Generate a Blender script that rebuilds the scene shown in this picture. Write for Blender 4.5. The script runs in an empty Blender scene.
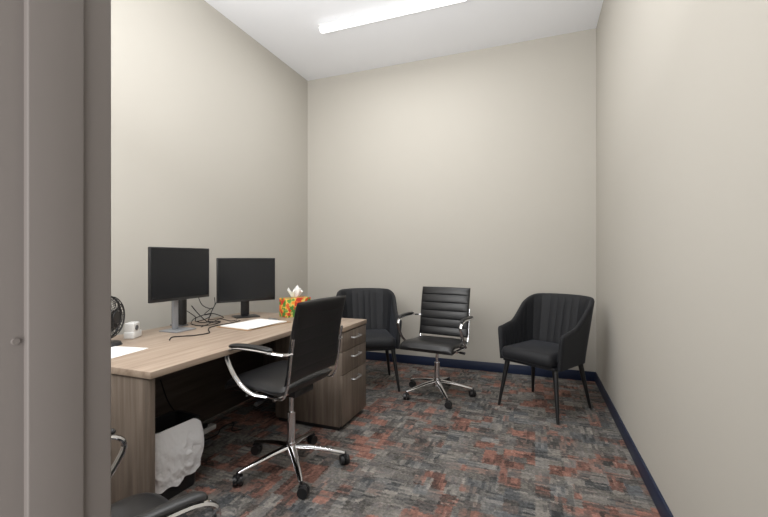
import bpy, bmesh, math, random
from mathutils import Vector, Matrix, Euler, noise
random.seed(7)
S=bpy.context.scene
S.view_settings.view_transform='Standard'
COL=S.collection

# ---------------------------------------------------------------- materials
def newmat(name):
    m=bpy.data.materials.new(name); m.use_nodes=True
    nt=m.node_tree; b=nt.nodes['Principled BSDF']
    return m,nt,b
def mat(name,col,rough=.5,metal=0,bump=0,bscale=200,var=0,sheen=0,coat=0):
    m,nt,b=newmat(name)
    b.inputs['Base Color'].default_value=(*col,1)
    b.inputs['Roughness'].default_value=rough
    b.inputs['Metallic'].default_value=metal
    if sheen: 
        b.inputs['Sheen Weight'].default_value=sheen
        b.inputs['Sheen Roughness'].default_value=.35
        b.inputs['Sheen Tint'].default_value=(.75,.82,1,1)
    tc=nt.nodes.new('ShaderNodeTexCoord')
    n=nt.nodes.new('ShaderNodeTexNoise'); n.inputs['Scale'].default_value=bscale; n.inputs['Detail'].default_value=3
    nt.links.new(tc.outputs['Object'],n.inputs['Vector'])
    if bump:
        bp=nt.nodes.new('ShaderNodeBump'); bp.inputs['Strength'].default_value=bump; bp.inputs['Distance'].default_value=.002
        nt.links.new(n.outputs['Fac'],bp.inputs['Height']); nt.links.new(bp.outputs['Normal'],b.inputs['Normal'])
    if var:
        n2=nt.nodes.new('ShaderNodeTexNoise'); n2.inputs['Scale'].default_value=bscale*.1
        nt.links.new(tc.outputs['Object'],n2.inputs['Vector'])
        r=nt.nodes.new('ShaderNodeValToRGB')
        r.color_ramp.elements[0].position=.3; r.color_ramp.elements[1].position=.7
        r.color_ramp.elements[0].color=(*[c*(1-var) for c in col],1)
        r.color_ramp.elements[1].color=(*[min(1,c*(1+var)) for c in col],1)
        nt.links.new(n2.outputs['Fac'],r.inputs['Fac']); nt.links.new(r.outputs['Color'],b.inputs['Base Color'])
    return m
def emis(name,col,st):
    m,nt,b=newmat(name)
    b.inputs['Base Color'].default_value=(.8,.8,.8,1)
    b.inputs['Emission Color'].default_value=(*col,1); b.inputs['Emission Strength'].default_value=st
    return m
def wood(name,c1,c2,c3,axis,rough=.45):
    m,nt,b=newmat(name); N=nt.nodes; L=nt.links
    tc=N.new('ShaderNodeTexCoord'); mp=N.new('ShaderNodeMapping')
    sc=[28,28,28]; sc[axis]=1.6
    mp.inputs['Scale'].default_value=sc
    L.new(tc.outputs['Object'],mp.inputs['Vector'])
    n=N.new('ShaderNodeTexNoise'); n.inputs['Scale'].default_value=1; n.inputs['Detail'].default_value=6; n.inputs['Roughness'].default_value=.6; n.inputs['Distortion'].default_value=.3
    L.new(mp.outputs['Vector'],n.inputs['Vector'])
    r=N.new('ShaderNodeValToRGB'); e=r.color_ramp.elements
    e[0].position=.3; e[0].color=(*c1,1); e[1].position=.72; e[1].color=(*c3,1)
    x=e.new(.5); x.color=(*c2,1)
    L.new(n.outputs['Fac'],r.inputs['Fac']); L.new(r.outputs['Color'],b.inputs['Base Color'])
    b.inputs['Roughness'].default_value=rough
    return m

M_wall=mat('wall_paint',(.478,.453,.406),.85)
M_ceil=mat('ceiling_paint',(.86,.87,.90),.9)
M_base=mat('navy_vinyl',(.009,.018,.050),.45)
M_frame=mat('frame_paint',(.205,.181,.168),.6)
M_chrome=mat('chrome',(.72,.72,.74),.12,1)
M_steel=mat('brushed_steel',(.55,.55,.57),.3,1)
M_leather=mat('black_leather',(.011,.011,.012),.36,bump=.2,bscale=260)
M_plastic=mat('black_plastic',(.012,.012,.013),.4)
M_rubber=mat('black_rubber',(.008,.008,.009),.85)
M_velvet=mat('charcoal_velvet',(.003,.0036,.0058),.7,bump=.3,bscale=300,var=.25,sheen=.08)
M_blackmetal=mat('black_metal',(.008,.008,.009),.4)
M_screen=mat('screen_glass',(.010,.011,.013),.25)
M_grey=mat('grey_plastic',(.10,.103,.11),.4)
M_silver=mat('silver_plastic',(.30,.31,.33),.35,.4)
M_white=mat('white_plastic',(.75,.75,.74),.4)
M_paper=mat('paper',(.82,.82,.80),.8)
M_bag=mat('bin_liner',(.93,.94,.96),.22,bump=.3,bscale=55)
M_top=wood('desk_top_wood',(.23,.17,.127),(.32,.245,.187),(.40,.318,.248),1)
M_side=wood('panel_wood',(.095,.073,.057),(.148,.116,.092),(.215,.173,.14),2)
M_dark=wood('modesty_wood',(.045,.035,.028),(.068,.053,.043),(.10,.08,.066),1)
M_lens=emis('led_lens',(1,1,1),3.2)

def carpet():
    m,nt,b=newmat('carpet_tile'); N=nt.nodes; L=nt.links
    def lk(x,i):
        if isinstance(x,(int,float)): i.default_value=x
        else: L.new(x,i)
    def mth(op,a,bb=None,cl=False):
        n=N.new('ShaderNodeMath'); n.operation=op; n.use_clamp=cl
        lk(a,n.inputs[0])
        if bb is not None: lk(bb,n.inputs[1])
        return n.outputs[0]
    tc=N.new('ShaderNodeTexCoord')
    dn=N.new('ShaderNodeTexNoise'); dn.inputs['Scale'].default_value=70; dn.inputs['Detail'].default_value=4; dn.inputs['Roughness'].default_value=.65
    L.new(tc.outputs['Object'],dn.inputs['Vector'])
    dsep=N.new('ShaderNodeSeparateColor'); L.new(dn.outputs['Color'],dsep.inputs['Color'])
    sp=N.new('ShaderNodeSeparateXYZ'); L.new(tc.outputs['Object'],sp.inputs['Vector'])
    def jit(k): return (mth('ADD',sp.outputs['X'],mth('MULTIPLY',mth('SUBTRACT',dsep.outputs['Red'],.5),k)),
                        mth('ADD',sp.outputs['Y'],mth('MULTIPLY',mth('SUBTRACT',dsep.outputs['Green'],.5),k)))
    X,Y=jit(.055); X2,Y2=jit(.024)
    def wn(a,bb,sd):
        c=N.new('ShaderNodeCombineXYZ'); lk(a,c.inputs[0]); lk(bb,c.inputs[1]); c.inputs[2].default_value=sd
        w=N.new('ShaderNodeTexWhiteNoise'); w.noise_dimensions='3D'; L.new(c.outputs[0],w.inputs['Vector'])
        s=N.new('ShaderNodeSeparateColor'); L.new(w.outputs['Color'],s.inputs['Color']); return w.outputs['Value'],s
    def block(P,Q,sp_,sq,seed):
        q=mth('FLOOR',mth('MULTIPLY',Q,sq))
        off,_=wn(q,0.0,seed)
        p=mth('FLOOR',mth('ADD',mth('MULTIPLY',P,sp_),mth('MULTIPLY',off,3)))
        return wn(p,q,seed+1)
    A,As=block(X,Y,8.5,14,1.0); B,Bs=block(Y,X,9,13,11.0); C,Cs=block(X,Y,8,10,21.0); E,Es=block(Y,X,4.4,5.2,31.0)
    FA,_a=block(X2,Y2,13,62,41.0); FB,_b=block(Y2,X2,16,54,51.0)
    def mixf(f,a,bb):
        n=N.new('ShaderNodeMix'); n.data_type='FLOAT'; lk(f,n.inputs[0]); L.new(a,n.inputs[2]); L.new(bb,n.inputs[3]); return n.outputs[0]
    sel=mth('GREATER_THAN',Cs.outputs['Blue'],.45)
    gn=N.new('ShaderNodeTexNoise'); gn.inputs['Scale'].default_value=60; gn.inputs['Detail'].default_value=4; gn.inputs['Roughness'].default_value=.72
    L.new(tc.outputs['Object'],gn.inputs['Vector'])
    eg=mth('GREATER_THAN',Es.outputs['Green'],.5)
    cell=mixf(eg,A,B); F=mixf(sel,FB,FA)
    hue=mixf(eg,As.outputs['Green'],Bs.outputs['Green'])
    big=N.new('ShaderNodeTexNoise'); big.inputs['Scale'].default_value=2.6; big.inputs['Detail'].default_value=2
    L.new(tc.outputs['Object'],big.inputs['Vector'])
    pick=mth('ADD',mth('MULTIPLY',hue,.47),mth('ADD',mth('MULTIPLY',E,.26),mth('MULTIPLY',mth('SUBTRACT',big.outputs['Fac'],.5),.8)))
    pick=mth('ADD',mth('ADD',pick,.10),mth('MULTIPLY',F,.13))
    r=N.new('ShaderNodeValToRGB'); e=r.color_ramp.elements
    e[0].position=0; e[0].color=(.080,.084,.090,1); e[1].position=.97; e[1].color=(.19,.090,.068,1)
    for p,c in ((.20,(.088,.092,.097)),(.34,(.130,.124,.118)),(.45,(.18,.164,.145)),(.54,(.098,.092,.090)),(.63,(.138,.106,.092)),(.71,(.168,.084,.066)),(.82,(.218,.105,.079))):
        x=e.new(p); x.color=(*c,1)
    L.new(pick,r.inputs['Fac'])
    val=mth('ADD',mth('ADD',mth('MULTIPLY',cell,.72),mth('MULTIPLY',F,.72)),mth('MULTIPLY',mth('SUBTRACT',gn.outputs['Fac'],.5),2.3))
    val=mth('MAXIMUM',mth('ADD',val,.20),.25)
    val=mth('MINIMUM',val,1.8)
    vm=N.new('ShaderNodeVectorMath'); vm.operation='SCALE'
    L.new(r.outputs['Color'],vm.inputs[0]); L.new(val,vm.inputs['Scale'])
    wisp=mth('MULTIPLY',mth('SUBTRACT',mth('ADD',mth('MULTIPLY',gn.outputs['Fac'],.9),mth('MULTIPLY',F,.40)),.84),8,True)
    mx=N.new('ShaderNodeMix'); mx.data_type='RGBA'
    L.new(mth('MULTIPLY',wisp,.45),mx.inputs[0]); L.new(vm.outputs[0],mx.inputs[6]); mx.inputs[7].default_value=(.34,.31,.275,1)
    L.new(mx.outputs[2],b.inputs['Base Color'])
    b.inputs['Roughness'].default_value=.95
    fn=N.new('ShaderNodeTexNoise'); fn.inputs['Scale'].default_value=350
    L.new(tc.outputs['Object'],fn.inputs['Vector'])
    bp=N.new('ShaderNodeBump'); bp.inputs['Strength'].default_value=.5; bp.inputs['Distance'].default_value=.003
    L.new(fn.outputs['Fac'],bp.inputs['Height']); L.new(bp.outputs['Normal'],b.inputs['Normal'])
    return m
M_carpet=carpet()
def floral():
    m,nt,b=newmat('floral_print'); N=nt.nodes; L=nt.links
    tc=N.new('ShaderNodeTexCoord'); v=N.new('ShaderNodeTexVoronoi'); v.feature='SMOOTH_F1'; v.inputs['Smoothness'].default_value=.4; v.inputs['Scale'].default_value=36
    L.new(tc.outputs['Object'],v.inputs['Vector'])
    s=N.new('ShaderNodeSeparateColor'); L.new(v.outputs['Color'],s.inputs['Color'])
    r=N.new('ShaderNodeValToRGB'); e=r.color_ramp.elements
    e[0].position=.2; e[0].color=(.55,.04,.02,1); e[1].position=.42; e[1].color=(.78,.2,.03,1)
    for p,c in ((.56,(.80,.5,.05)),(.72,(.7,.55,.18)),(.82,(.12,.3,.05))):
        x=e.new(p); x.color=(*c,1)
    L.new(s.outputs['Red'],r.inputs['Fac'])
    n=N.new('ShaderNodeTexNoise'); n.inputs['Scale'].default_value=26; n.inputs['Detail'].default_value=1; L.new(tc.outputs['Object'],n.inputs['Vector'])
    r2=N.new('ShaderNodeValToRGB'); r2.color_ramp.elements[0].position=.52; r2.color_ramp.elements[0].color=(0,0,0,1); r2.color_ramp.elements[1].position=.58; r2.color_ramp.elements[1].color=(1,1,1,1)
    L.new(n.outputs['Fac'],r2.inputs['Fac'])
    mx=N.new('ShaderNodeMix'); mx.data_type='RGBA'; L.new(r2.outputs['Color'],mx.inputs[0]); L.new(r.outputs['Color'],mx.inputs[6]); mx.inputs[7].default_value=(.06,.2,.03,1)
    L.new(mx.outputs[2],b.inputs['Base Color'])
    b.inputs['Roughness'].default_value=.5
    return m
M_floral=floral()

# ---------------------------------------------------------------- mesh helpers
def finish(name,bm,m,parent=None,smooth=True,angle=40,kind=None,label=None):
    bmesh.ops.recalc_face_normals(bm,faces=bm.faces[:])
    me=bpy.data.meshes.new(name); bm.to_mesh(me); bm.free()
    if m: me.materials.append(m)
    if smooth:
        for p in me.polygons: p.use_smooth=True
        me.set_sharp_from_angle(angle=math.radians(angle))
    o=bpy.data.objects.new(name,me); COL.objects.link(o)
    if parent: o.parent=parent
    if kind: o['kind']=kind
    if label: o['label']=label
    return o
def empty(name,loc,rz,label,cat,group=None):
    o=bpy.data.objects.new(name,None); COL.objects.link(o); o.empty_display_size=.1
    o.location=loc; o.rotation_euler=(0,0,rz); o['label']=label; o['category']=cat
    if group: o['group']=group
    return o
def addbox(bm,lo,hi,bev=0,seg=2,mtx=None):
    r=bmesh.ops.create_cube(bm,size=1); vs=r['verts']
    lo=Vector(lo);hi=Vector(hi);c=(lo+hi)/2;s=hi-lo
    for v in vs: v.co=Vector((v.co.x*s.x+c.x,v.co.y*s.y+c.y,v.co.z*s.z+c.z))
    allv=vs
    if bev:
        es=set()
        for v in vs: es.update(v.link_edges)
        rr=bmesh.ops.bevel(bm,geom=list(es),offset=bev,segments=seg,profile=.5,affect='EDGES')
        allv=list({v for f in rr['faces'] for v in f.verts}|{v for v in vs if v.is_valid})
    if mtx is not None:
        seen=set(); st=[allv[0]]
        while st:
            v=st.pop()
            if v in seen: continue
            seen.add(v)
            for e in v.link_edges: st.append(e.other_vert(v))
        for v in seen: v.co=mtx@v.co
def boxobj(name,lo,hi,m,parent=None,bev=0,seg=2,kind=None,label=None):
    bm=bmesh.new(); addbox(bm,lo,hi,bev,seg); return finish(name,bm,m,parent,kind=kind,label=label)
def cyl(bm,p0,p1,r0,r1=None,n=24):
    if r1 is None:r1=r0
    p0=Vector(p0);p1=Vector(p1);d=p1-p0
    q=d.to_track_quat('Z','Y').to_matrix().to_4x4()
    bmesh.ops.create_cone(bm,cap_ends=True,segments=n,radius1=r0,radius2=r1,depth=d.length,matrix=Matrix.Translation((p0+p1)/2)@q)
def catmull(P,k=8):
    P=[Vector(p) for p in P]
    Q=[2*P[0]-P[1]]+P+[2*P[-1]-P[-2]]; out=[]
    for i in range(1,len(Q)-2):
        a,b,c,d=Q[i-1:i+3]
        for j in range(k):
            t=j/k
            out.append(.5*((2*b)+(c-a)*t+(2*a-5*b+4*c-d)*t*t+(3*b-a-3*c+d)*t**3))
    out.append(P[-1]); return out
def sweep(bm,pts,rx,ry=None,n=10,caps=True,up=None,closed=False):
    pts=[Vector(p) for p in pts]; N=len(pts)
    if ry is None: ry=rx
    R=lambda r,i: r[i] if isinstance(r,(list,tuple)) else r
    rings=[]; u=None
    for i,p in enumerate(pts):
        if closed: t=(pts[(i+1)%N]-pts[i-1])
        else: t=(pts[min(i+1,N-1)]-pts[max(i-1,0)])
        t.normalize()
        if up is not None: a=Vector(up)
        elif u is None: a=Vector((0,0,1)) if abs(t.z)<.9 else Vector((1,0,0))
        else: a=u
        u=(a-a.dot(t)*t).normalized(); w=t.cross(u)
        rings.append([bm.verts.new(p+math.cos(2*math.pi*k/n)*R(rx,i)*w+math.sin(2*math.pi*k/n)*R(ry,i)*u) for k in range(n)])
    for i in range(N if closed else N-1):
        A=rings[i];B=rings[(i+1)%N]
        for k in range(n): bm.faces.new((A[k],A[(k+1)%n],B[(k+1)%n],B[k]))
    if caps and not closed:
        bm.faces.new(rings[0][::-1]); bm.faces.new(rings[-1])
def slab(bm,path,width,th,ribs,rd=.35,nx=16,pe=5,crown=.0,back=.6,gp=.4):
    P=catmull([(0,a,b) for a,b in path],12)
    L=[0]
    for i in range(1,len(P)): L.append(L[-1]+(P[i]-P[i-1]).length)
    N=max(24,ribs*14)
    def at(s):
        d=s*L[-1]
        for i in range(1,len(P)):
            if L[i]>=d-1e-9:
                t=(d-L[i-1])/(L[i]-L[i-1]); return P[i-1].lerp(P[i],t),(P[i]-P[i-1]).normalized()
        return P[-1],(P[-1]-P[-2]).normalized()
    F=[];B=[]
    for i in range(N+1):
        s=i/N; p,t=at(s)
        nrm=Vector((0,-t.z,t.y))
        es=(max(0,1-abs(2*s-1)**14))**(1/2.5)
        g=abs(math.sin(math.pi*s*ribs))**gp if ribs else 1
        fr=[];br=[]
        for j in range(nx+1):
            w=math.sin((j/nx-.5)*math.pi)
            ex=(max(0,1-abs(w)**pe))**(1/2.2)
            h=th/2*es*ex
            x=w*width/2
            fr.append(bm.verts.new(p+Vector((x,0,0))+nrm*(h*(1-rd+rd*g)+crown*(w*w))))
            br.append(bm.verts.new(p+Vector((x,0,0))-nrm*(h*(1-rd*back+rd*back*g)-crown*(w*w))))
        F.append(fr);B.append(br)
    for i in range(N):
        for j in range(nx):
            bm.faces.new((F[i][j],F[i][j+1],F[i+1][j+1],F[i+1][j]))
            bm.faces.new((B[i][j+1],B[i][j],B[i+1][j],B[i+1][j+1]))
    bmesh.ops.remove_doubles(bm,verts=bm.verts[:],dist=.0004)
def copy_tree(o,parent=None):
    c=o.copy(); COL.objects.link(c)
    if parent: c.parent=parent
    for ch in o.children: copy_tree(ch,c)
    return c

# ---------------------------------------------------------------- room
XL,XR,YB,H=-2.80,.578,4.54,3.587
FX=-.44; FK=.44/.65; FY0=.28*FK; FY1=.4532*FK
boxobj('floor',(XL-.1,-1.6,-.1),(XR+1.2,YB+.1,0),M_carpet,kind='structure')
boxobj('ceiling',(XL-.1,FY0-.05,H),(XR+.1,YB+.1,H+.1),M_ceil,kind='structure')
boxobj('wall_back',(XL-.1,YB,0),(XR+.1,YB+.1,H),M_wall,kind='structure')
boxobj('wall_left',(XL-.1,FY0,0),(XL,YB,H),M_wall,kind='structure')
boxobj('wall_right',(XR,FY0,0),(XR+.1,YB,H),M_wall,kind='structure')
bm=bmesh.new()
wy0,wy1=FY0+.008,FY1-.008
addbox(bm,(XL,wy0,0),(FX-.05,wy1,H)); addbox(bm,(.47,wy0,0),(XR,wy1,H)); addbox(bm,(FX-.05,wy0,2.2),(.47,wy1,H))
finish('wall_front',bm,M_wall,kind='structure')
bh=.10
boxobj('baseboard_back',(XL+.012,YB-.012,0),(XR-.012,YB,bh),M_base,kind='structure',bev=.003)
boxobj('baseboard_left',(XL,.32,0),(XL+.012,YB,bh),M_base,kind='structure',bev=.003)
boxobj('baseboard_right',(XR-.012,.32,0),(XR,YB,bh),M_base,kind='structure',bev=.003)
bm=bmesh.new()
sy0,sy1=.332*FK,.404*FK
addbox(bm,(FX-.05,FY0,0),(FX,FY1,2.2),.003,3); addbox(bm,(FX-.002,sy0,0),(FX+.006,sy1,2.14),.0015,3)
addbox(bm,(.42,FY0,0),(.47,FY1,2.2),.002); addbox(bm,(.414,sy0,0),(.422,sy1,2.14),.0015)
addbox(bm,(FX,FY0,2.15),(.42,FY1,2.2),.002); addbox(bm,(FX+.006,sy0,2.138),(.414,sy1,2.152),.0015)
fr=finish('trim_1',bm,M_frame,kind='structure')
bm=bmesh.new(); cyl(bm,(FX-.002,.218,1.175),(FX+.002,.218,1.175),.0035,.003)
finish('door_bumper',bm,M_frame,parent=fr)

# ---------------------------------------------------------------- ceiling light
cl=empty('ceiling_light',(-1.29,3.52,H),0,'long white linear LED fixture mounted on the ceiling','ceiling light')
boxobj('housing',(-.735,-.042,-.03),(.735,.042,0),M_white,cl,bev=.004)
bm=bmesh.new()
prof=[(-.042*math.cos(math.pi*k/12),-.031-.036*math.sin(math.pi*k/12)) for k in range(13)]
rings=[]
for x,s in ((-.730,.55),(-.725,.85),(-.712,1),(.712,1),(.725,.85),(.730,.55)):
    rings.append([bm.verts.new((x,y*s,-.031+(z+.031)*s)) for y,z in prof])
for i in range(len(rings)-1):
    n=len(prof)
    for k in range(n): bm.faces.new((rings[i][k],rings[i][(k+1)%n],rings[i+1][(k+1)%n],rings[i+1][k]))
bm.faces.new(rings[0]);bm.faces.new(rings[-1][::-1])
finish('light_diffuser',bm,M_lens,cl,angle=60)

# ---------------------------------------------------------------- desk
desk=empty('office_desk',(-2.05,2.15,0),0,'long wood laminate desk with slab end panels standing by the wall','desk')
def D(x,y,z): return (x+2.05,y-2.15,z)
boxobj('desktop',D(-2.55,1.27,.718),D(-1.58,3.07,.75),M_top,desk,bev=.002)
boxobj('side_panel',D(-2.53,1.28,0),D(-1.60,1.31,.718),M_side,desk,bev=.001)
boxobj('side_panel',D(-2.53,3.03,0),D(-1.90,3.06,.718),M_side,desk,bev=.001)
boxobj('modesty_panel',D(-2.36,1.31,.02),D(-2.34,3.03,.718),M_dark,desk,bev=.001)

ped=empty('drawer_pedestal',(-1.58,2.785,0),0,'wood laminate three-drawer pedestal with steel handles under the desk end','drawer unit')
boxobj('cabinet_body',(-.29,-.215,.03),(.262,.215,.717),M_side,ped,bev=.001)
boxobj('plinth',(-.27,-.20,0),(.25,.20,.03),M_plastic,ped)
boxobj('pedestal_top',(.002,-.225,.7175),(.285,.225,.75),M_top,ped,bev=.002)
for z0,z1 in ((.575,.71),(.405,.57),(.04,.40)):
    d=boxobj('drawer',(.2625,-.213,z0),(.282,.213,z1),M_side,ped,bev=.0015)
    bm=bmesh.new(); zz=z1-.055 if z0>.1 else z1-.06
    sweep(bm,catmull([(.282,-.065,zz),(.305,-.062,zz),(.312,-.045,zz),(.312,.045,zz),(.305,.062,zz),(.282,.065,zz)],5),.007,n=8)
    finish('handle',bm,M_steel,d)

# ---------------------------------------------------------------- office chair
OC_LABEL='black ribbed leather swivel chair with chrome arms and star base'
def office_chair():
    root=empty('office_chair',(0,0,0),0,OC_LABEL,'chair','swivel office chairs')
    bm=bmesh.new()
    slab(bm,[(-.285,.450),(-.26,.483),(-.19,.497),(-.05,.487),(.08,.480),(.135,.492)],.49,.066,0)
    finish('seat',bm,M_leather,root,angle=60)
    bm=bmesh.new()
    slab(bm,[(.134,.525),(.152,.60),(.165,.70),(.182,.81),(.205,.91),(.222,.975)],.485,.038,6,rd=.42,crown=-.014,back=.4,gp=.3)
    finish('backrest',bm,M_leather,root,angle=60)
    bm=bmesh.new()
    for sx in (-1,1):
        x=sx*.238
        sweep(bm,catmull([(x*.96,-.25,.448),(x,-.16,.460),(x,0,.454),(x,.09,.450),(x,.142,.461),(x,.168,.53),(x,.183,.62),(x,.194,.70),(x,.207,.78)],5),.0065,.009,n=8,up=(1,0,0))
    for y,z in ((-.12,.450),(.07,.448)):
        sweep(bm,[(-.238,y,z-.01),(.238,y,z-.01)],.009,n=8)
    finish('chair_frame',bm,M_chrome,root)
    for sx in (-1,1):
        bm=bmesh.new(); x=sx*.243; xo=sx*.292
        pts=catmull([(x,.03,.455),(xo*.97,-.05,.475),(xo,-.14,.54),(xo,-.205,.63),(xo,-.212,.675),(xo,-.175,.703),(xo,-.10,.712),(xo,.06,.71),(xo,.13,.705),(xo*.93,.175,.70),(sx*.235,.195,.70)],6)
        sweep(bm,pts,.0085,.014,n=8,up=(1,0,0))
        arm=finish('armrest',bm,M_chrome,root)
        bm=bmesh.new()
        pp=catmull([(xo,-.19,.716),(xo,-.15,.726),(xo,-.06,.731),(xo,.05,.728),(xo,.11,.720)],6)
        n=len(pp); rx=[.020*min(1,(1-abs(2*i/(n-1)-1)**6)**.5+.15) for i in range(n)]
        sweep(bm,pp,rx,[r*.5 for r in rx],n=12)
        finish('arm_pad',bm,M_plastic,arm)
    bm=bmesh.new(); addbox(bm,(-.09,-.10,.405),(.09,.10,.445),.01)
    sweep(bm,[(.05,0,.42),(.20,-.02,.42),(.25,-.02,.415)],.005,n=6)
    cyl(bm,(.22,-.02,.418),(.27,-.02,.414),.011)
    finish('tilt_mechanism',bm,M_plastic,root)
    bm=bmesh.new(); cyl(bm,(0,0,.10),(0,0,.30),.025); cyl(bm,(0,0,.30),(0,0,.41),.014)
    finish('gas_column',bm,M_chrome,root)
    bm=bmesh.new(); cyl(bm,(0,0,.09),(0,0,.155),.042,.032)
    for k in range(5):
        a=2*math.pi*k/5; d=Vector((math.cos(a),math.sin(a),0))
        pts=[d*r+Vector((0,0,z)) for r,z in ((.02,.128),(.12,.117),(.22,.098),(.30,.080),(.318,.076))]
        sweep(bm,pts,[.024,.021,.017,.014,.010],[.017,.014,.011,.010,.008],n=10,up=(0,0,1))
    base=finish('star_base',bm,M_chrome,root)
    for k in range(5):
        a=2*math.pi*k/5; bm=bmesh.new()
        cyl(bm,(0,0,.035),(0,0,.082),.008)
        for s in (-1,1):
            cyl(bm,(0.012,s*.005,.031),(0.012,s*.026,.031),.031,.028,20)
        addbox(bm,(-.012,-.012,.035),(.030,.012,.066),.006)
        c=finish('caster',bm,M_plastic,base)
        c.location=(math.cos(a)*.32,math.sin(a)*.32,0); c.rotation_euler=(0,0,a+1.1+k*.8)
    return root
oc=office_chair()
def place(o,x,y,deg,basedeg=0,label=None,dz=0):
    o.location=(x,y,0); o.rotation_euler=(0,0,math.radians(deg))
    for c in o.children:
        if c.name.startswith('star_base'): c.rotation_euler=(0,0,math.radians(basedeg))
        elif c.name.startswith('gas_column'): c.scale=(1,1,1+dz/.41)
        else: c.location=(0,0,dz)
    if label:o['label']=label
oc2=copy_tree(oc); oc3=copy_tree(oc)
place(oc,-1.365,2.03,-95,48,'black leather swivel chair with chrome arms pulled up to the desk',.048)
place(oc2,-.84,3.58,-8,-54,'black ribbed leather swivel chair with chrome arms by the back wall')
place(oc3,-1.075,.65,163,20,'black leather swivel chair with chrome arms beside the desk end',-.038)

# ---------------------------------------------------------------- guest chair
def guest_chair():
    root=empty('guest_chair',(0,0,0),0,'charcoal velvet tub chair with channelled back and black tapered legs','chair','velvet guest chairs')
    P=[];r=.15;hx=.255;yb=.265;yf=-.25
    for i in range(16): P.append((-hx,yf+(yb-r-yf)*i/16))
    for i in range(17):
        a=math.pi-math.pi/2*i/16; P.append((-hx+r+math.cos(a)*r,yb-r+math.sin(a)*r))
    for i in range(1,16): P.append((-hx+r+(2*hx-2*r)*i/16,yb))
    for i in range(17):
        a=math.pi/2-math.pi/2*i/16; P.append((hx-r+math.cos(a)*r,yb-r+math.sin(a)*r))
    for i in range(1,17): P.append((hx,yb-r-(yb-r-yf)*i/16))
    V=[Vector((x,y,0)) for x,y in P]; L=[0]
    for i in range(1,len(V)): L.append(L[-1]+(V[i]-V[i-1]).length)
    T=L[-1]; N=290; bm=bmesh.new(); rings=[]; idx=0
    ss=lambda t:(lambda q:q*q*(3-2*q))(max(0,min(1,t)))
    for k in range(N+1):
        d=T*k/N
        while idx<len(L)-2 and L[idx+1]<d: idx+=1
        t=(d-L[idx])/(L[idx+1]-L[idx]); p=V[idx].lerp(V[idx+1],t)
        i0=max(0,idx-1); i1=min(len(V)-1,idx+2); tg=(V[i1]-V[i0]).normalized()
        out=Vector((-tg.y,tg.x,0))
        wb=ss((p.y+.06)/.29)
        zt=.668+.035*ss((p.y+.25)/.25)+(.226-.010*(p.x/hx)**2)*wb
        e=min(d,T-d); es=math.sqrt(max(0.02,1-(1-min(1,e/.03))**2))
        zt-=.04*(1-es)
        ch=abs(math.sin(math.pi*d/T*22))**.4
        ring=[]; z0=.395; nz=12
        def pos(z,off):
            lean=out*(.09*(z-z0))+Vector((0,.15*wb*max(0,z-.45),0))
            return p+lean+out*off+Vector((0,0,z))
        th=.018*es
        for q in range(nz+1):
            z=z0+(zt-.02-z0)*q/nz; ring.append(pos(z,th))
        ring.append(pos(zt-.006,th*.7)); ring.append(pos(zt,0)); ring.append(pos(zt-.006,-th*.7))
        for q in range(nz,-1,-1):
            z=z0+(zt-.02-z0)*q/nz; fade=ss((z-.45)/.05)*ss((zt-.012-z)/.03)
            ring.append(pos(z,-th-.008*ch*fade*es))
        rings.append([bm.verts.new(x) for x in ring])
    n=len(rings[0])
    for k in range(N):
        for q in range(n): bm.faces.new((rings[k][q],rings[k][(q+1)%n],rings[k+1][(q+1)%n],rings[k+1][q]))
    bm.faces.new(rings[0]);bm.faces.new(rings[-1][::-1])
    finish('backrest',bm,M_velvet,root,angle=75,label='wrap-around channelled back and arms')
    bm=bmesh.new(); addbox(bm,(-.231,-.30,.410),(.231,.20,.510),.046,7)
    for v in bm.verts:
        if v.co.z>.46: v.co.z+=.024*(1-(v.co.x/.26)**2)*(1-((v.co.y+.05)/.27)**2)
        if v.co.y<-.2: v.co.y-=.025*(1-(v.co.x/.236)**2)
    finish('seat',bm,M_velvet,root,angle=60)
    boxobj('seat_base',(-.23,-.255,.385),(.23,.22,.41),M_velvet,root,bev=.008)
    for sx in (-1,1):
        for sy in (-1,1):
            bm=bmesh.new()
            a=Vector((sx*.21,-.21 if sy<0 else .19,.395)); b=Vector((sx*.262,-.265 if sy<0 else .265,0))
            sweep(bm,[a,b],[.022,.0115],n=14)
            for v in bm.verts:
                if v.co.z<.02: v.co.z=0
            finish('leg',bm,M_blackmetal,root)
    return root
gc=guest_chair(); gc2=copy_tree(gc)
gc.location=(.07,3.63,0); gc.rotation_euler=(0,0,math.radians(-30.5))
gc['label']='charcoal velvet tub chair with channelled back standing alone in corner'
gc2.location=(-1.555,3.65,0); gc2.rotation_euler=(0,0,math.radians(30))
gc2['label']='charcoal velvet tub chair standing behind the drawer pedestal'

# ---------------------------------------------------------------- monitors
def monitor(x,y,ang,zb,zt,stand_mat,label,cw=.035,bw=.10):
    root=empty('monitor',(x,y,.75),ang,label,'monitor','desk monitors')
    w=.245; z0=zb-.75; z1=zt-.75; zc=(z0+z1)/2
    bm=bmesh.new(); addbox(bm,(-.012,-w,z0),(.012,w,z1),.004); addbox(bm,(-.04,-w*.6,z0+.05),(-.01,w*.6,z1-.06),.015)
    finish('monitor_housing',bm,M_plastic,root)
    boxobj('screen',(.0121,-w+.008,z0+.018),(.0135,w-.008,z1-.008),M_screen,root)
    boxobj('stand_column',(-.068,-cw,.009),(-.042,cw,zc+.04),stand_mat,root,bev=.006)
    boxobj('stand_base',(-.11,-bw,0),(.05,bw,.009),stand_mat,root,bev=.004)
    return root
monitor(-2.29,2.075,math.radians(0),.965,1.325,M_silver,'black flat monitor on silver stand at the desk, screen off',.019,.085)
monitor(-2.30,2.76,math.radians(-33),.885,1.255,M_plastic,'black flat monitor on black stand angled towards the seat, screen off')
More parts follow.
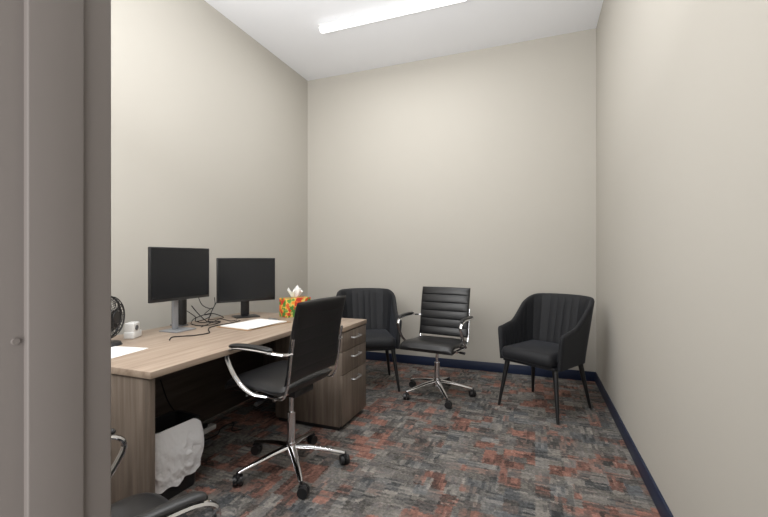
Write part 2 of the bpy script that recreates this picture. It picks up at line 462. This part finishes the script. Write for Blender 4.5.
dk=empty('docking_station',(-2.485,2.235,.75),0,'black upright docking box behind the monitor stand','docking station')
boxobj('dock_body',(-.055,-.022,.008),(.055,.022,.20),M_plastic,dk,bev=.006)
boxobj('dock_foot',(-.06,-.03,0),(.06,.03,.008),M_grey,dk,bev=.003)

# ---------------------------------------------------------------- desk objects
tb=empty('tissue_box',(-1.96,2.975,.75),math.radians(-24),'floral patterned tissue box with white tissue sticking out','tissue box')
boxobj('box',(-.062,-.12,0),(.062,.12,.16),M_floral,tb,bev=.002)
bm=bmesh.new(); bmesh.ops.create_grid(bm,x_segments=18,y_segments=18,size=.5)
for v in bm.verts:
    x,y=v.co.x,v.co.y; r=math.hypot(x,y)
    a=math.atan2(y,x)
    v.co=Vector(((.016+.05*r)*math.cos(a)*(1+.5*math.sin(5*a)), (.026+.07*r)*math.sin(a)*(1+.3*math.cos(4*a)), .157+.12*min(1,r*1.3)*(.8+.2*math.sin(3*a+1))))
o=finish('tissue',bm,M_paper,tb,angle=80)

cb=empty('clipboard',(-1.98,2.47,.75),math.radians(-8),'clipboard with white papers lying on the desk','clipboard')
boxobj('board',(-.16,-.22,0),(.16,.22,.004),mat('hardboard',(.30,.19,.10),.6),cb,bev=.001)
bm=bmesh.new(); addbox(bm,(-.14,-.20,.0042),(.14,.19,.010)); addbox(bm,(-.13,-.19,.0102),(.15,.17,.0125),mtx=Matrix.Rotation(.08,4,'Z')); finish('paper_stack',bm,M_paper,cb)
bm=bmesh.new(); addbox(bm,(-.05,.18,.0127),(.05,.215,.020),.002); finish('clip',bm,M_steel,cb)
pp=boxobj('paper_sheet',(-.11,-.14,0),(.11,.14,.002),M_paper)
pp.location=(-2.10,1.45,.75); pp.rotation_euler=(0,0,.15); pp['label']='white sheets of paper lying on the desk end'; pp['category']='paper'

wd=empty('tape_dispenser',(-2.38,1.79,.75),.5,'small white tape dispenser on the desk','tape dispenser')
bm=bmesh.new(); addbox(bm,(-.03,-.055,0),(.03,.055,.042),.006,3); addbox(bm,(-.028,-.05,.035),(.028,.035,.098),.008,3); finish('dispenser_body',bm,M_white,wd)
bm=bmesh.new(); cyl(bm,(.028,-.015,.065),(.033,-.015,.065),.016); finish('tape_roll',bm,M_grey,wd)

fan=empty('desk_fan',(-2.30,1.58,.75),math.radians(25),'small black desk fan with round wire cage','fan')
bm=bmesh.new(); cyl(bm,(0,0,0),(0,0,.018),.07,.06,32); sweep(bm,catmull([(0,0,.015),(-.02,0,.06),(-.03,0,.11),(-.03,0,.16)],5),.012,n=10); finish('fan_stand',bm,M_plastic,fan)
bm=bmesh.new()
for r,x in ((.12,0),(.118,.02),(.105,.033),(.085,.040),(.06,.044),(.035,.046),(.118,-.02),(.095,-.035),(.06,-.044)):
    sweep(bm,[(x,math.cos(2*math.pi*k/40)*r,.16+math.sin(2*math.pi*k/40)*r) for k in range(40)],.0022 if r<.119 else .006,n=6,closed=True)
for k in range(24):
    a=2*math.pi*k/24; c,s=math.cos(a),math.sin(a)
    for sg in (1,-1):
        sweep(bm,[(sg*.046,c*.03,.16+s*.03),(sg*.04,c*.085,.16+s*.085),(sg*.02,c*.118,.16+s*.118),(0,c*.12,.16+s*.12)],.0014,n=5)
cyl(bm,(.040,0,.16),(.048,0,.16),.032); cyl(bm,(-.06,0,.16),(-.02,0,.16),.036)
finish('fan_cage',bm,M_plastic,fan)
bm=bmesh.new(); cyl(bm,(-.015,0,.16),(.02,0,.16),.02)
for k in range(5):
    m=Matrix.Translation((0,0,.16))@Matrix.Rotation(2*math.pi*k/5,4,'X')@Matrix.Rotation(.5,4,'Z')
    addbox(bm,(-.002,-.028,.015),(.002,.03,.10),.0015,1,m)
finish('fan_blades',bm,M_plastic,fan)

def cable(pts,r,label,m=M_rubber,name='cable'):
    bm=bmesh.new(); sweep(bm,catmull(pts,8),r,n=6); o=finish(name,bm,m); o['label']=label; o['category']='cable'; return o
zc=.7545
cable([(-2.38,2.25,.90),(-2.36,2.30,.83),(-2.32,2.35,.768),(-2.29,2.42,zc),(-2.33,2.48,zc),(-2.40,2.44,zc),(-2.44,2.48,.77),(-2.47,2.54,.82),(-2.47,2.60,.90)],.0035,'black cable looped on the desk between the monitors')
cable([(-2.33,2.25,1.0),(-2.36,2.33,.90),(-2.36,2.42,.86),(-2.40,2.50,.88),(-2.46,2.56,.93)],.003,'black cable drooping between the two monitors')
cable([(-2.42,2.29,zc),(-2.32,2.26,zc),(-2.24,2.31,zc+.004),(-2.25,2.40,zc+.010),(-2.32,2.40,zc+.010),(-2.39,2.36,zc+.004),(-2.48,2.40,zc)],.0035,'black cable coiled flat on the desk surface')
cable([(-2.46,2.32,zc),(-2.39,2.29,.80),(-2.32,2.37,.83),(-2.30,2.46,.80),(-2.36,2.54,.77),(-2.47,2.50,zc)],.003,'thin black cable looped loosely above the desk surface')
cable([(-2.26,2.22,zc),(-2.23,2.28,.775),(-2.235,2.36,.79),(-2.27,2.44,.78),(-2.26,2.52,zc),(-2.25,2.58,zc)],.003,'thin black cable looped loosely above the desk surface')
cable([(-2.50,2.30,.86),(-2.46,2.36,.80),(-2.42,2.33,.77),(-2.36,2.38,.79),(-2.40,2.46,.81),(-2.48,2.47,.80),(-2.51,2.58,.84)],.003,'thin black cable bunched behind the monitor stand')
cable([(-2.08,1.80,zc),(-2.14,1.88,zc),(-2.06,1.96,zc),(-2.03,2.06,zc),(-2.10,2.13,zc),(-2.15,2.18,zc),(-2.19,2.24,zc),(-2.20,2.32,zc),(-2.19,2.44,zc),(-2.20,2.56,zc)],.0035,'black cable lying across the desk surface')
ps=empty('power_strip',(-2.22,2.15,0),math.radians(90),'white power strip with cables on the floor under the desk','power strip')
boxobj('strip_body',(-.15,-.028,0),(.15,.028,.035),M_white,ps,bev=.006)
for i in range(3): boxobj('plug',(-.12+i*.08,-.018,.0352),(-.08+i*.08,.018,.065),M_plastic,ps,bev=.006)
cable([(-2.22,2.05,.067),(-2.20,2.02,.14),(-2.26,1.95,.3),(-2.31,1.93,.45)],.004,'black cable rising from the power strip')
cable([(-2.14,2.02,.006),(-2.10,2.2,.006),(-2.15,2.30,.006),(-2.14,2.42,.006),(-2.05,2.3,.006),(-2.0,2.35,.006)],.004,'black cable coiled on the carpet under the desk')

# ---------------------------------------------------------------- waste bin
wb=empty('waste_bin',(-1.86,1.59,0),math.radians(-4),'black waste bin with white plastic liner under the desk','bin')
def rrect(hx,hy,r,n=6):
    out=[]
    for cx,cy,a0 in ((hx-r,hy-r,0),(-hx+r,hy-r,90),(-hx+r,-hy+r,180),(hx-r,-hy+r,270)):
        for i in range(n+1):
            a=math.radians(a0+90*i/n); out.append((cx+math.cos(a)*r,cy+math.sin(a)*r))
    return out
def perim(hx,hy,r,n):
    base=rrect(hx,hy,r,12); base.append(base[0])
    L=[0]
    for i in range(1,len(base)): L.append(L[-1]+math.dist(base[i],base[i-1]))
    out=[]; j=0
    for k in range(n):
        d=L[-1]*k/n
        while L[j+1]<d: j+=1
        t=(d-L[j])/max(1e-9,L[j+1]-L[j]); out.append((base[j][0]*(1-t)+base[j+1][0]*t,base[j][1]*(1-t)+base[j+1][1]*t))
    return out
def loft(bm,rings,cap0=True,cap1=False):
    R=[[bm.verts.new(p) for p in r] for r in rings]; n=len(R[0])
    for i in range(len(R)-1):
        for k in range(n): bm.faces.new((R[i][k],R[i][(k+1)%n],R[i+1][(k+1)%n],R[i+1][k]))
    if cap0: bm.faces.new(R[0][::-1])
    if cap1: bm.faces.new(R[-1])
bm=bmesh.new()
lv=[(0,.088,.120),(.02,.091,.123),(.36,.103,.136),(.37,.108,.141),(.37,.096,.129),(.34,.094,.127),(.03,.082,.112)]
loft(bm,[[(x,y,z) for x,y in rrect(a,b,.03)] for z,a,b in lv],True,True)
finish('bin_body',bm,M_plastic,wb)
bm=bmesh.new(); N_=320; base=perim(1,1,.2,N_); rings=[]
def rn(p,f,amp):
    q=noise.noise(Vector(p)*f); return amp*(1-2*math.sqrt(q*q+.002))
rows=70
for i in range(rows+1):
    t=i/rows; row=[]
    for k,(x,y) in enumerate(base):
        th=2*math.pi*k/N_
        back=max(0,min(1,(y*.8-x*.5)*1.3))
        top=.377-.10*back
        bot=.075+.012*math.sin(th*3+1)+.008*math.sin(th*11)
        if t<.12:
            q=t/.12; z=top-.02*(1-q); a=(.093+.012*q) if back<.05 else .105+.0045*q; b=a+.033; s=.1
        else:
            q=(t-.12)/.88; z=top+(bot-top)*q; a=.1095-.008*q+.012*math.sin(math.pi*min(1,q*1.1)); b=a+.033; s=.15+.85*min(1,q*2)
        px,py=x*a,y*b
        nr=Vector((x,y,0)).normalized()
        v=(px+z*.3,py,z*.4)
        d=s*(rn(v,16,.006)+rn((px+3,py+z*.4,z*.6),30,.005)+rn((px,py+7,z),60,.0022)-.002)
        d=max(d,-.002)
        row.append((px+nr.x*d,py+nr.y*d,z))
    rings.append(row)
loft(bm,rings,False,False)
lo=finish('bin_liner',bm,M_bag,wb,angle=45,label='crumpled white plastic bag folded over the rim')

# ---------------------------------------------------------------- lights
def area(name,loc,sx,sy,e,rot=(0,0,0),col=(1,.998,.99)):
    l=bpy.data.lights.new(name,'AREA'); l.shape='RECTANGLE'; l.size=sx; l.size_y=sy; l.energy=e; l.color=col
    o=bpy.data.objects.new(name,l); o.location=loc; o.rotation_euler=rot; COL.objects.link(o); return o
area('ceiling_lamp_a',(-1.29,3.52,H-.075),1.4,.06,15)
area('ceiling_lamp_b',(-1.1,1.8,H-.04),1.0,1.6,24)
area('fill_uplight',(-1.1,1.3,2.35),1.2,1.0,40,(math.radians(163),0,0),(.98,.99,1))  # added out-of-view fill bounced off the ceiling; no pendant hangs here
area('front_fill',(-1.5,.42,2.2),2.0,1.5,60,(math.radians(88),0,math.radians(-3)))  # added frontal fill that evens out the room; no fixture on this wall
area('doorway_fill',(.1,-.95,1.3),1.0,1.6,28,(math.radians(86),0,math.radians(18)))  # added flash-like fill behind the camera, lifts the lower room; no real fixture
w=bpy.data.worlds.new('world'); S.world=w; w.use_nodes=True
w.node_tree.nodes['Background'].inputs[0].default_value=(1,.98,.96,1); w.node_tree.nodes['Background'].inputs[1].default_value=.34

# ---------------------------------------------------------------- camera
c=bpy.data.cameras.new('camera'); c.sensor_width=36; c.lens=36*398/768; c.clip_start=.02
co=bpy.data.objects.new('camera',c); COL.objects.link(co)
co.location=(0,0,1.25); co.rotation_euler=(math.radians(90),0,math.radians(20.8)); S.camera=co
